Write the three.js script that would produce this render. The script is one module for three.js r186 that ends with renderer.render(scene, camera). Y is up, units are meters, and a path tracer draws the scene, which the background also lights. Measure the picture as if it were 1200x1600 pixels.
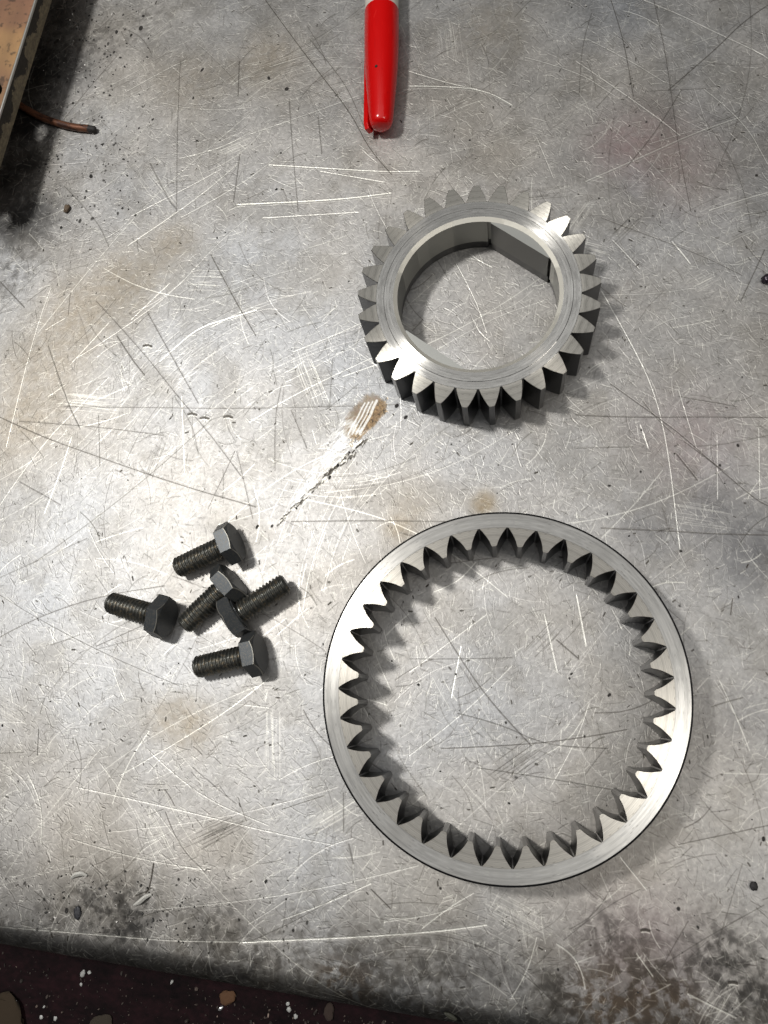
import * as THREE from 'three';
import { toCreasedNormals, mergeGeometries, mergeVertices } from 'three/addons/utils/BufferGeometryUtils.js';

// ------------------------------------------------------------------ camera, light, exposure
const scene = new THREE.Scene();
scene.background = new THREE.Color(0.014, 0.015, 0.016);
const renderer = new THREE.WebGLRenderer({ antialias: true });
renderer.setSize(768, 1024);
renderer.toneMapping = THREE.LinearToneMapping;
renderer.toneMappingExposure = 1.36;
renderer.shadowMap.enabled = true;

const CAM_H = 0.327, FPX = 1324.4, PITCH = 0.2269, YAW = -0.1412;
const camera = new THREE.PerspectiveCamera(2 * Math.atan(800 / FPX) * 180 / Math.PI, 0.75, 0.01, 20);
const cp = Math.cos(PITCH), sp = Math.sin(PITCH), cy = Math.cos(YAW), sy = Math.sin(YAW);
const RIGHT = new THREE.Vector3(cy, sy * cp, sy * sp), UPV = new THREE.Vector3(0, sp, -cp), FWD = new THREE.Vector3(sy, -cy * cp, -cy * sp);
camera.position.set(0, CAM_H, 0);
camera.quaternion.setFromRotationMatrix(new THREE.Matrix4().makeBasis(RIGHT, UPV, FWD.clone().negate()));
scene.add(camera);

const LAMP = new THREE.Vector3(-0.47, 1.0, -0.25), LAMP_AIM = new THREE.Vector3(-0.06, 0, -0.1);
const LAMP_SIZE = 0.1, LAMP_POWER = 190, SIDE_POWER = 6.5, FILL_POWER = 0.27;

// ------------------------------------------------------------------ helpers
function rng(seed) { let s = seed >>> 0; return () => { s = (s + 0x6d2b79f5) | 0; let t = Math.imul(s ^ (s >>> 15), 1 | s); t = (t + Math.imul(t ^ (t >>> 7), 61 | t)) ^ t; return ((t ^ (t >>> 14)) >>> 0) / 4294967296; }; }
const lerp = (a, b, t) => a + (b - a) * t, clamp = (x, a = 0, b = 1) => Math.min(b, Math.max(a, x));
const smooth = (a, b, x) => { const t = clamp((x - a) / (b - a)); return t * t * (3 - 2 * t); };
// point of the bench (height h) that the photograph shows at (u, v) of its 1200 x 1600 pixels
function at(u, v, h = 0) {
  const d = FWD.clone().addScaledVector(RIGHT, (u - 600) / FPX).addScaledVector(UPV, (800 - v) / FPX);
  return new THREE.Vector3(0, CAM_H, 0).addScaledVector(d, (h - CAM_H) / d.y);
}
const used = {};
function numbered(name) { const n = used[name] = (used[name] ?? -1) + 1; return n ? name + '_' + String(n).padStart(3, '0') : name; }
function tag(o, label, category, group) { o.userData.label = label; o.userData.category = category; if (group) o.userData.group = group; return o; }
function thing(name, label, category, pos = [0, 0, 0], group) { const g = new THREE.Group(); g.name = numbered(name); g.position.set(...pos); scene.add(g); return tag(g, label, category, group); }
function part(name, geo, mat, parent = scene) {
  const m = new THREE.Mesh(geo, mat); m.name = parent === scene ? numbered(name) : name; m.castShadow = m.receiveShadow = true; parent.add(m); return m;
}
function partN(name, i, geo, mat, parent) { const m = part(name, geo, mat, parent); if (i) m.name = name + '_' + String(i).padStart(3, '0'); return m; }
// triangle soup with uv
class Soup {
  constructor() { this.p = []; this.t = []; }
  tri(a, b, c) { for (const q of [a, b, c]) { this.p.push(q[0], q[1], q[2]); this.t.push(q[3] ?? 0, q[4] ?? 0); } }
  quad(a, b, c, d) { this.tri(a, b, c); this.tri(a, c, d); }
  build(crease = 0.55) {
    const g = new THREE.BufferGeometry();
    g.setAttribute('position', new THREE.Float32BufferAttribute(this.p, 3)); g.setAttribute('uv', new THREE.Float32BufferAttribute(this.t, 2));
    g.computeVertexNormals();
    return toCreasedNormals(g, crease);
  }
}
function canvasTexture(c, srgb, wrap = THREE.RepeatWrapping) {
  const t = new THREE.CanvasTexture(c); t.wrapS = t.wrapT = wrap; t.magFilter = THREE.LinearFilter; if (srgb) t.colorSpace = THREE.SRGBColorSpace; return t;
}
function canvas(w, h) { const c = document.createElement('canvas'); c.width = w; c.height = h; return c; }
// value noise
function hash(x, y, s) { let h = Math.imul(x, 374761393) ^ Math.imul(y, 668265263) ^ Math.imul(s, 1442695041); h = Math.imul(h ^ (h >>> 13), 1274126177); return ((h ^ (h >>> 16)) >>> 0) / 4294967296; }
function vnoise(x, y, s) {
  const ix = Math.floor(x), iy = Math.floor(y), fx = x - ix, fy = y - iy, u = fx * fx * (3 - 2 * fx), v = fy * fy * (3 - 2 * fy);
  return lerp(lerp(hash(ix, iy, s), hash(ix + 1, iy, s), u), lerp(hash(ix, iy + 1, s), hash(ix + 1, iy + 1, s), u), v);
}
function fbm(x, y, s, n) { let a = 0.5, r = 0, t = 0; for (let i = 0; i < n; i++) { r += a * vnoise(x, y, s + i); t += a; a *= 0.55; x = x * 2.03 + 17.3; y = y * 2.03 + 5.1; } return r / t; }

// ------------------------------------------------------------------ the bench top: surface maps
const X0 = -0.27, X1 = 0.15, Z0 = -0.36, Z1 = 0.14, TW = 2048, TH = 2048;
const MX = TW / (X1 - X0), MZ = TH / (Z1 - Z0);
const tx = (x) => (x - X0) * MX, tz = (z) => (z - Z0) * MZ;
const tp = (u, v) => { const p = at(u, v); return [tx(p.x), tz(p.z)]; };
const colC = canvas(TW, TH), bmpC = canvas(TW, TH), ormC = canvas(TW, TH);
const CC = colC.getContext('2d'), BC = bmpC.getContext('2d'), OC = ormC.getContext('2d');
// front edge of the bench (a straight line over the photograph's lower left)
const EA = at(0, 1478, -0.006), EB = at(700, 1600, -0.006);
const ED = EB.clone().sub(EA).setY(0).normalize(), EN = new THREE.Vector3(-ED.z, 0, ED.x); // EN points outwards, towards the viewer
if (EN.z < 0) EN.negate();
const edgeDist = (x, z) => -((x - EA.x) * EN.x + (z - EA.z) * EN.z);    // positive on the bench
function bump2(px, py, cx, cyy, rx, ry) { const d = ((px - cx) / rx) ** 2 + ((py - cyy) / ry) ** 2; return Math.exp(-d); }
{
  const N = 2048, ci = CC.createImageData(N, N), oi = OC.createImageData(N, N), bi = BC.createImageData(N, N);
  const spots = [ // stains, plus shade painted beside the plate: u, v, radius (m), strength, kind
    [120, 500, .02, .34, 'tan'], [200, 440, .018, .34, 'tan'], [60, 570, .02, .25, 'tan'], [270, 380, .012, .3, 'tan'], [30, 660, .02, .3, 'tan'], [300, 130, .02, .22, 'tan'], [420, 90, .016, .3, 'tan'],
    [300, 1130, .011, .4, 'tan'], [255, 1120, .008, .25, 'tan'], [757, 787, .0045, .8, 'tan'], [622, 826, .005, .5, 'tan'], [760, 40, .02, .25, 'tan'], [640, 800, .01, .2, 'tan'],
    [1010, 215, .016, .25, 'pink'], [1060, 260, .02, .2, 'pink'], [960, 230, .012, .25, 'pink'], [1080, 690, .02, .2, 'pink'], [1000, 1500, .02, .3, 'pink'],
    [1150, 840, .02, .3, 'gray'], [1010, 835, .012, .3, 'gray'], [1110, 790, .01, .3, 'gray'], [1190, 870, .012, .45, 'gray'], [1150, 1130, .015, .2, 'gray'],
    [180, 1430, .012, .75, 'dirt'], [140, 1415, .008, .5, 'dirt'], [210, 1440, .008, .5, 'dirt'], [70, 1430, .01, .3, 'dirt'], [340, 1455, .012, .4, 'dirt'], [560, 1530, .012, .5, 'dirt'], [670, 1525, .012, .55, 'dirt'], [400, 1525, .008, .45, 'dirt'],
    [870, 1570, .012, .7, 'dirt'], [1010, 1540, .014, .6, 'dirt'], [1130, 1500, .014, .6, 'dirt'], [950, 1460, .012, .4, 'dirt'], [1180, 1570, .012, .6, 'dirt'], [780, 1520, .012, .35, 'dirt'], [1050, 1590, .012, .5, 'dirt'], [380, 1536, .004, .7, 'dirt'],
    [950, 1575, .012, .6, 'brown'], [1040, 1575, .01, .5, 'brown'], [560, 1550, .008, .4, 'brown'], [520, 1530, .006, .5, 'brown'],
    [40, 215, .02, .55, 'dirt'], [20, 120, .02, .5, 'dirt'], [90, 70, .02, .45, 'dirt'], [40, 310, .012, .35, 'dirt'], [160, 60, .014, .25, 'dirt'], [230, 30, .012, .2, 'dirt'], [60, 380, .014, .25, 'dirt'], [5, 430, .012, .35, 'dirt'], [30, 190, .014, .9, 'grimeShade'], [60, 120, .012, .6, 'grimeShade'], [25, 350, .012, .6, 'grimeShade'], [75, 90, .014, .5, 'grimeShade'], [95, 20, .012, .5, 'grimeShade'], [45, 255, .008, .7, 'grimeShade'], [10, 280, .01, .6, 'grimeShade'], [120, 110, .009, .25, 'grimeShade'], [60, 330, .01, .35, 'grimeShade'],  // grime by the plate; the even film also paints its cast shadow darker
  ].map(([u, v, r, s, k]) => { const p = at(u, v); return [p.x, p.z, r, s, k]; });
  const TINT = { tan: [.58, .52, .43], pink: [.56, .45, .45], gray: [.36, .36, .37], dirt: [.13, .12, .11], brown: [.3, .22, .14], grimeShade: [.1, .095, .09] };
  for (let j = 0; j < N; j++) for (let i = 0; i < N; i++) {
    const x = lerp(X0, X1, (i + .5) / N), z = lerp(Z0, Z1, (j + .5) / N), k = (j * N + i) * 4;
    const big = fbm(x * 22, z * 22, 3, 4), mid = fbm(x * 130, z * 130, 11, 4), fine = fbm(x * 1100, z * 1100, 23, 3), hue = fbm(x * 16, z * 16, 41, 3), blot = fbm(x * 420, z * 420, 51, 4);
    let L = .69 + (big - .5) * .12 + (mid - .5) * .08 + (fine - .5) * .14;
    let c = [L * (1.0 + (hue - .5) * .05), L * .985, L * (.966 - (hue - .5) * .07)];
    let rough = .56 + (mid - .5) * .12 + (big - .5) * .1, metal = 1, bmp = 128 + (fine - .5) * 24 + (mid - .5) * 8;
    const e = edgeDist(x, z);
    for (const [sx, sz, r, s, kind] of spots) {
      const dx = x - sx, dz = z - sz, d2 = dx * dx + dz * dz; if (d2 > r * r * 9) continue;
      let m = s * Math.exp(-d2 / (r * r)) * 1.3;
      if (kind === 'dirt') m *= smooth(.3, .78, blot) * .8 + .25 * mid; else if (kind === 'grimeShade') m *= .7 + .6 * blot; else if (kind === 'brown') m *= smooth(.36, .6, blot); else m *= .5 + .9 * (blot - .1);
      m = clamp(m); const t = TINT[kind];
      c = c.map((q, n) => lerp(q, t[n], m)); rough = lerp(rough, kind === 'dirt' ? .6 : .58, m); metal = lerp(metal, kind === 'dirt' || kind === 'grimeShade' ? .45 : kind === 'brown' ? .35 : .75, m);
    }
    // greasy blotches towards the front edge
    const g = smooth(.05, .0, e) * smooth(.36, .8, fbm(x * 480, z * 480, 71, 5)) * .6 * smooth(.3, .62, fbm(x * 45, z * 45, 77, 3)) + smooth(.012, 0, e) * .25 * smooth(.3, .7, mid) + smooth(.0005, -.008, e) * .35;
    c = c.map((q, n) => lerp(q, [.2, .18, .155][n], clamp(g))); metal = lerp(metal, .5, clamp(g)); rough = lerp(rough, .6, clamp(g));
    // thin grime film away from the wiped middle
    { const f = 1 - .2 * smooth(.05, .005, e) * (.6 + mid) - .3 * smooth(.016, .002, e) * (.4 + blot); c = c.map((w) => w * f); }
    const q = smooth(.43, .68, fbm(x * 60, z * 60, 91, 5)) * .16; c = c.map((w, n) => lerp(w, [.4, .37, .32][n], q));
    ci.data.set([c[0] * 255, c[1] * 255, c[2] * 255, 255].map((w) => clamp(w, 0, 255)), k);
    oi.data.set([0, clamp(rough, .2, 1) * 255, metal * 255, 255], k);
    bi.data.set([bmp, bmp, bmp, 255], k);
  }
  for (const [ctx, im] of [[CC, ci], [OC, oi], [BC, bi]]) { const s = canvas(N, N); s.getContext('2d').putImageData(im, 0, 0); ctx.imageSmoothingEnabled = true; ctx.drawImage(s, 0, 0, TW, TH); }
}
// a stroke on all three maps. light / dark act on the colour, deep on the relief, shiny on the roughness
function path(ctx, pts) {
  ctx.beginPath(); ctx.moveTo(...pts[0]);
  if (pts.length === 2) ctx.lineTo(...pts[1]);
  else { for (let i = 1; i < pts.length - 1; i++) ctx.quadraticCurveTo(...pts[i], (pts[i][0] + pts[i + 1][0]) / 2, (pts[i][1] + pts[i + 1][1]) / 2); ctx.lineTo(...pts[pts.length - 1]); }
  ctx.stroke();
}
function stroke(pts, w, { light = 0, dark = 0, deep = 0, shiny = 0, tint = [255, 252, 240] }) {
  for (const c of [CC, BC, OC]) { c.lineCap = 'round'; c.lineJoin = 'round'; c.lineWidth = w; }
  if (light) { CC.strokeStyle = `rgba(${tint},${light})`; path(CC, pts); }
  if (dark) { CC.strokeStyle = `rgba(52,48,42,${dark})`; path(CC, pts); }
  if (deep) {
    BC.strokeStyle = `rgba(255,255,255,${deep * .5})`; const o = w * .75; path(BC, pts.map(([a, b]) => [a + o, b - o]));
    BC.strokeStyle = `rgba(0,0,0,${deep})`; path(BC, pts);
  }
  if (shiny) { OC.strokeStyle = `rgba(0,${shiny > 0 ? 70 : 170},${shiny > 0 ? 255 : 200},${Math.abs(shiny)})`; path(OC, pts); }
}
const px = (list) => list.map(([u, v]) => tp(u, v));
{
  const R = rng(77);
  const curve = (x, z, a, len, bend) => { const n = 4, r = []; for (let i = 0; i <= n; i++) { const t = i / n - .5; r.push([tx(x + Math.cos(a) * len * t - Math.sin(a) * bend * (t * t * 4)), tz(z + Math.sin(a) * len * t + Math.cos(a) * bend * (t * t * 4))]); } return r; };
  // the dense web of tiny scratches
  for (let i = 0; i < 80000; i++) {
    const x = lerp(X0, X1, R()), z = lerp(Z0, Z1, R()), a = R() * Math.PI * 2, len = .0008 + R() * R() * .0048, k = R(), b = (R() - .5) * len * .12;
    const c = Math.cos(a) * len / 2, d = Math.sin(a) * len / 2, pts = [[tx(x - c), tz(z - d)], [tx(x - d / len * b), tz(z + c / len * b)], [tx(x + c), tz(z + d)]];
    stroke(pts, .7 + R() * .9, k < .55 ? { light: .1 + R() * R() * .42, deep: .1 + R() * .2 } : { dark: .05 + R() * R() * .26, deep: .1 + R() * .22 });
  }
  for (let i = 0; i < 7000; i++) {
    const x = lerp(X0, X1, R()), z = lerp(Z0, Z1, R()), a = R() * Math.PI * 2, len = .003 + R() * R() * .008;
    stroke(curve(x, z, a, len, (R() - .5) * len * .1), .7 + R() * .9, R() < .55 ? { light: .1 + R() * .28, deep: .1 + R() * .2 } : { dark: .07 + R() * .26, deep: .1 + R() * .2 });
  }
  // medium ones, leaning with the way things are dragged over the bench
  for (let i = 0; i < 1200; i++) {
    const x = lerp(X0, X1, R()), z = lerp(Z0, Z1, R()), k = R(), a = k < .4 ? -.6 + (R() - .5) * .7 : k < .75 ? 1.15 + (R() - .5) * .8 : R() * Math.PI, len = .006 + R() * R() * .03;
    stroke(curve(x, z, a, len, (R() - .5) * len * .25), .8 + R() * 1.1, R() < .55 ? { light: .14 + R() * .36, deep: .1 + R() * .22, shiny: .25 } : { dark: .1 + R() * .3, deep: .12 + R() * .2 });
  }
  for (let i = 0; i < 80; i++) {
    const x = lerp(X0, X1, R()), z = lerp(Z0, Z1, R()), a = R() < .5 ? -.5 + (R() - .5) * .6 : R() * Math.PI, len = .03 + R() * .09;
    stroke(curve(x, z, a, len, (R() - .5) * len * .2), .8 + R() * .9, R() < .5 ? { light: .2 + R() * .28, deep: .15 + R() * .15, shiny: .3 } : { dark: .18 + R() * .25, deep: .15 + R() * .2 });
  }
  // families of curved scuffs, as left by wiping and by turning parts on the sheet
  for (let i = 0; i < 34; i++) {
    const cx = lerp(X0 - .05, X1 + .05, R()), cz = lerp(Z0 - .05, Z1 + .05, R()), r0 = .02 + R() * .16, a0 = R() * 6.283, n = 14 + R() * 26 | 0, spread = .006 + R() * .03;
    for (let j = 0; j < n; j++) {
      const r = r0 + (R() - .5) * spread, a = a0 + (R() - .5) * .9, da = (.008 + R() * R() * .05) / r, ox = (R() - .5) * .006, pts = [];
      for (let q = 0; q <= 5; q++) { const t = a + da * (q / 5 - .5); pts.push([tx(cx + ox + r * Math.cos(t)), tz(cz + r * Math.sin(t))]); }
      stroke(pts, .7 + R() * .8, R() < .72 ? { light: .1 + R() * R() * .45, deep: .12 + R() * .15, shiny: .2 } : { dark: .08 + R() * .22, deep: .12 + R() * .15 });
    }
  }
  // short pits and nicks
  for (let i = 0; i < 900; i++) {
    const x = lerp(X0, X1, R()), z = lerp(Z0, Z1, R()), a = R() * 6.3, len = .0003 + R() * .0012;
    stroke(curve(x, z, a, len, 0), 1 + R() * 1.6, { dark: .35 + R() * .5, deep: .3 + R() * .4 });
  }
  // scuffed patches of parallel lines
  for (let i = 0; i < 46; i++) {
    const x = lerp(X0, X1, R()), z = lerp(Z0, Z1, R()), a = R() * 6.3, n = 6 + R() * 12 | 0, len = .006 + R() * .014, lt = R() < .7;
    for (let j = 0; j < n; j++) { const o = (R() - .5) * .007; stroke(curve(x - Math.sin(a) * o + (R() - .5) * .004, z + Math.cos(a) * o + (R() - .5) * .004, a + (R() - .5) * .08, len * (.5 + R()), 0), .7 + R() * .7, lt ? { light: .2 + R() * .25, deep: .12 } : { dark: .15 + R() * .2, deep: .12 }); }
  }
  // scratches that the photograph shows one by one: [pixels, width, strength]
  const BRIGHT = [
    [[[420, 258], [520, 264], [600, 269], [655, 268]], 2.2, .75], [[[500, 268], [600, 285]], 1.8, .7], [[[370, 320], [520, 314], [610, 302]], 2.4, .8], [[[410, 341], [560, 332]], 1.8, .55], [[[640, 112], [690, 128], [745, 140]], 1.8, .6], [[[640, 135], [700, 135], [760, 142], [800, 165]], 2.2, .75],
    [[[200, 384], [300, 318], [370, 258]], 1.8, .6], [[[205, 338], [300, 290], [345, 265]], 1.6, .55], [[[60, 520], [200, 345], [310, 245], [400, 170]], 1.4, .5], [[[283, 340], [370, 295], [440, 240], [470, 215]], 1.5, .5], [[[200, 142], [260, 108], [290, 95]], 1.6, .55], [[[280, 248], [340, 235], [395, 205]], 1.3, .45], [[[390, 210], [450, 190], [560, 150]], 1.4, .5],
    [[[250, 565], [272, 545], [310, 512], [360, 497], [400, 485]], 2.2, .7], [[[70, 802], [95, 740], [112, 685]], 2.4, .6], [[[10, 700], [40, 575], [62, 500], [80, 450]], 2, .55], [[[284, 620], [286, 680], [289, 742]], 2, .6], [[[110, 570], [170, 505]], 1.6, .55], [[[205, 500], [265, 443]], 1.6, .55],
    [[[1005, 0], [1060, 22], [1105, 45], [1185, 82], [1200, 92]], 1.8, .55], [[[900, 96], [965, 140], [1035, 190], [1062, 212]], 1.8, .55], [[[915, 60], [980, 92], [1040, 130]], 1.3, .4], [[[915, 284], [1005, 245], [1080, 210], [1155, 184]], 2.4, .45], [[[1015, 225], [1080, 205]], 1.5, .4], [[[1108, 329], [1160, 312], [1200, 301]], 2, .6], [[[1050, 378], [1065, 395], [1078, 412]], 2.4, .65],
    [[[1100, 140], [1160, 185], [1200, 258]], 1.4, .45], [[[940, 455], [965, 500], [990, 545], [1017, 600], [1036, 665], [1048, 740], [1055, 800], [1062, 858]], 1.9, .5], [[[1060, 610], [1078, 670], [1088, 700]], 1.5, .45], [[[1035, 735], [1000, 780], [940, 840]], 1.5, .5], [[[1000, 665], [1012, 700]], 2.6, .5], [[[1185, 670], [1187, 780]], 1.8, .4], [[[1120, 680], [1121, 780]], 1.6, .4],
    [[[380, 1472], [450, 1469], [560, 1464], [680, 1456], [760, 1445]], 2.4, .7], [[[440, 1437], [500, 1416], [580, 1380]], 1.8, .5], [[[0, 1448], [130, 1458], [260, 1470], [400, 1472]], 1.6, .5], [[[660, 1450], [700, 1418], [740, 1395]], 1.8, .5], [[[970, 1340], [1010, 1390]], 2, .5], [[[870, 1475], [895, 1490], [910, 1520], [914, 1545]], 2.2, .5], [[[1075, 1553], [1150, 1590]], 2.2, .5], [[[995, 1490], [1020, 1525]], 2.2, .5], [[[600, 1440], [680, 1430], [720, 1412]], 1.4, .45],
    [[[190, 1210], [330, 1130], [420, 1060]], 1.5, .4], [[[230, 1170], [300, 1240], [420, 1290]], 1.3, .4], [[[120, 1230], [260, 1260], [420, 1300], [520, 1320]], 1.4, .35], [[[110, 1310], [200, 1340], [330, 1360]], 1.3, .4], [[[720, 1010], [705, 1090]], 2, .5], [[[850, 960], [870, 1050]], 2, .4], [[[900, 930], [915, 1010]], 2.6, .4], [[[640, 1050], [760, 960]], 1.3, .4], [[[580, 560], [470, 610], [390, 660]], 1.4, .4], [[[0, 790], [60, 700], [140, 620], [170, 590]], 1.3, .4],
    [[[120, 560], [250, 480], [340, 380], [400, 330]], 1.3, .35], [[[820, 90], [900, 110], [960, 150]], 1.3, .4], [[[700, 390], [740, 460], [760, 520]], 1.4, .4], [[[660, 560], [760, 500], [850, 470]], 1.3, .35], [[[640, 1180], [720, 1120], [800, 1040]], 1.4, .4], [[[860, 1230], [900, 1160], [920, 1100]], 1.4, .4],
  ];
  for (const [p, w, s] of BRIGHT) { stroke(px(p), w, { light: s, deep: .3, shiny: .5 }); if (w > 1.9) stroke(px(p.map(([u, v]) => [u + 2, v + 3])), 1, { light: s * .4, deep: .2 }); }
  const DARK = [
    [[[415, 0], [455, 55], [500, 115], [550, 178], [575, 230], [612, 272]], 1.8, .6], [[[485, 62], [520, 105], [545, 140], [568, 195]], 1.4, .5], [[[282, 95], [277, 180], [276, 330]], 1.4, .4], [[[452, 155], [456, 220], [466, 330]], 1.5, .45], [[[480, 40], [500, 70], [510, 100]], 1.2, .45], [[[374, 95], [372, 150]], 2, .45], [[[375, 240], [365, 315]], 2, .4], [[[497, 180], [503, 240]], 1.5, .5],
    [[[0, 652], [60, 680], [120, 702], [280, 758], [400, 792]], 1.5, .55], [[[330, 398], [362, 460], [400, 524]], 2, .5], [[[150, 470], [220, 545], [270, 610], [330, 680], [380, 748]], 1.4, .45], [[[183, 525], [205, 560], [226, 586]], 2.2, .5], [[[230, 487], [262, 545], [310, 630]], 1.6, .45], [[[30, 658], [140, 665], [255, 680]], 1.3, .45], [[[100, 635], [260, 637], [400, 638], [620, 632]], 1.2, .4], [[[75, 540], [105, 630], [125, 670]], 2, .35], [[[280, 620], [265, 610], [300, 660], [310, 710]], 1.2, .35], [[[395, 810], [370, 705]], 1.3, .4], [[[367, 705], [325, 795]], 1.4, .4],
    [[[955, 0], [968, 40], [978, 80], [990, 150]], 2, .45], [[[1200, 8], [1165, 30], [1120, 75], [1080, 110], [1045, 140]], 2.2, .45], [[[1022, 0], [1038, 70], [1047, 130], [1062, 240], [1080, 330]], 1.6, .45], [[[1065, 140], [1030, 200], [980, 260]], 2, .35], [[[925, 20], [910, 60], [905, 150]], 1.4, .4], [[[1010, 142], [1060, 140], [1100, 138]], 1.2, .45], [[[1000, 100], [985, 70], [960, 52]], 1.3, .35], [[[1195, 390], [1158, 470]], 1.6, .5], [[[940, 340], [1020, 370], [1100, 400], [1160, 430]], 1.3, .4],
    [[[955, 600], [1000, 632], [1060, 675], [1110, 720], [1180, 780], [1200, 790]], 1.8, .45], [[[900, 648], [960, 652], [1100, 651], [1200, 652]], 1.6, .45], [[[900, 700], [990, 698]], 1.2, .35], [[[1058, 710], [1090, 750]], 2.4, .45], [[[1070, 690], [1130, 735]], 2, .4], [[[1200, 680], [1130, 695], [1085, 697]], 1.2, .35], [[[940, 825], [1060, 830], [1110, 834], [1200, 836]], 2, .4], [[[1145, 935], [1142, 960]], 2.4, .5],
    [[[680, 965], [720, 1030], [765, 1095], [830, 1165]], 1.8, .45], [[[715, 1115], [780, 1130], [850, 1165], [950, 1170]], 1.4, .35], [[[690, 1170], [820, 1165], [930, 1150], [980, 1140]], 1.6, .4], [[[700, 880], [780, 870]], 1.3, .4], [[[870, 1000], [905, 1030]], 2, .5], [[[640, 1030], [720, 1030], [800, 1028]], 1.2, .3], [[[745, 1200], [850, 1215], [960, 1235]], 1.3, .35], [[[455, 815], [560, 813], [700, 815]], 1.3, .45], [[[510, 640], [560, 600]], 1.2, .35], [[[520, 560], [515, 640]], 1.4, .35], [[[480, 700], [455, 640]], 1.4, .4], [[[430, 735], [428, 660], [440, 600]], 1.4, .4],
    [[[60, 1140], [58, 1180]], 2, .35], [[[150, 1010], [240, 970]], 1.2, .45], [[[150, 1015], [290, 980], [360, 935]], 1, .3], [[[240, 1350], [235, 1385], [228, 1395]], 2.6, .8], [[[212, 1400], [228, 1394], [236, 1388]], 2, .6], [[[537, 1240], [537, 1300]], 2, .35], [[[545, 1320], [552, 1350]], 2.6, .35], [[[580, 1390], [610, 1420]], 1.6, .5], [[[880, 1470], [940, 1420], [1000, 1390]], 1.2, .3], [[[1060, 1320], [1200, 1290]], 1.3, .35], [[[1075, 1440], [1040, 1500], [1020, 1540]], 1.6, .4], [[[1160, 1350], [1120, 1480]], 1.3, .35],
    [[[100, 290], [150, 340], [170, 385]], 1.6, .35], [[[235, 255], [262, 310], [275, 325]], 3.2, .3], [[[0, 440], [38, 480]], 2, .5],
  ];
  for (const [p, w, s] of DARK) stroke(px(p), w, { dark: s, deep: .35 });
  // black specks of grit burnt or pressed into the surface
  const speck = (u, v, r, a = .85) => { const [x, y] = tp(u, v); CC.fillStyle = `rgba(22,20,18,${a})`; OC.fillStyle = `rgba(0,190,60,${a})`; for (const c of [CC, OC]) { c.beginPath(); c.ellipse(x, y, r * (.7 + R() * .7), r * (.6 + R() * .5), R() * 3, 0, 6.3); c.fill(); } };
  for (let i = 0; i < 260; i++) { const t = Math.pow(R(), 1.4); speck(20 + R() * 160 + t * 70, R() * 360, .8 + R() * R() * 3.4, .5 + R() * .45); }
  for (let i = 0; i < 130; i++) speck(R() * 480, 1370 + R() * 150, .8 + R() * R() * 2.6, .4 + R() * .5);
  for (let i = 0; i < 220; i++) speck(R() * 1200, R() * 1600, .7 + R() * R() * 2, .4 + R() * .5);
  for (const [u, v, r] of [[402, 823, 3.4], [425, 822, 2.6], [985, 131, 2.4], [1182, 274, 2.6], [1034, 211, 1.8], [936, 310, 1.8], [1086, 330, 2], [1002, 672, 1.8], [1153, 696, 2.6], [1125, 727, 2.4], [1001, 737, 2], [952, 759, 2.4], [949, 803, 1.8], [1064, 861, 2], [1154, 933, 2], [952, 1086, 3], [893, 1053, 2], [890, 1060, 2], [316, 109, 4.5], [420, 122, 4], [448, 139, 5], [302, 153, 2.6], [439, 239, 2.6], [122, 1426, 5], [104, 1423, 3.4], [634, 652, 4.5], [620, 634, 4], [1060, 1420, 3.4], [1193, 1311, 2.6], [872, 1515, 3], [224, 25, 4], [220, 44, 5], [232, 60, 3], [205, 55, 3], [182, 50, 5], [60, 62, 5], [88, 65, 5.5], [92, 120, 4.5], [72, 128, 4]]) speck(u, v, r);
  // worn dents with a bright rim
  for (const [u, v] of [[300, 646], [319, 652], [356, 650], [230, 539], [1008, 1453], [1145, 1535]]) { stroke(px([[u - 6, v + 1], [u, v - 1], [u + 7, v + 2]]), 3.4, { dark: .65, deep: .6 }); stroke(px([[u - 6, v + 4], [u, v + 3], [u + 7, v + 5]]), 1.6, { light: .6 }); }
  // the gouge by the small gear: tan filler, white drag marks, bruised crevice
  const fillPoly = (pts, style, orm) => { for (const [c, s] of [[CC, style], [OC, orm]]) { c.fillStyle = s; c.beginPath(); px(pts).forEach(([a, b], i) => (i ? c.lineTo(a, b) : c.moveTo(a, b))); c.closePath(); c.fill(); } };
  for (let i = 0; i < 1500; i++) { // tan filler, dabbed on
    const t = R() * 6.283, q = Math.sqrt(R()), e = q * (1 + (vnoise(Math.cos(t) * 2.5 + 9, Math.sin(t) * 2.5 + 9, 4) - .5) * .5), a = Math.cos(t) * 40 * e, b = Math.sin(t) * 21 * e, u = 571 + a * .7 + b * .71, v = 650 - a * .71 + b * .7, k = R();
    const [x, y] = tp(u, v), w = k * 46; CC.fillStyle = `rgba(${128 + w | 0},${100 + w | 0},${70 + w * .9 | 0},${(.06 + R() * .18) * (b > 4 * k ? 1 : .3)})`; OC.fillStyle = 'rgba(0,170,60,.12)';
    for (const c of [CC, OC]) { c.beginPath(); c.ellipse(x, y, 2 + R() * 5, 1.5 + R() * 3, R() * 3, 0, 6.3); c.fill(); }
  }
  for (let i = 0; i < 240; i++) { const a = R(), u = 543 + a * 56 + R() * 8, v = 676 - a * 52 + (R() - .2) * 26; stroke(px([[u, v], [u + (R() - .5) * 7, v + (R() - .5) * 7]]), 1 + R() * 1.6, { [R() < .5 ? 'dark' : 'light']: .15 + R() * .35, deep: .3, tint: [214, 180, 130] }); }
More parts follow.
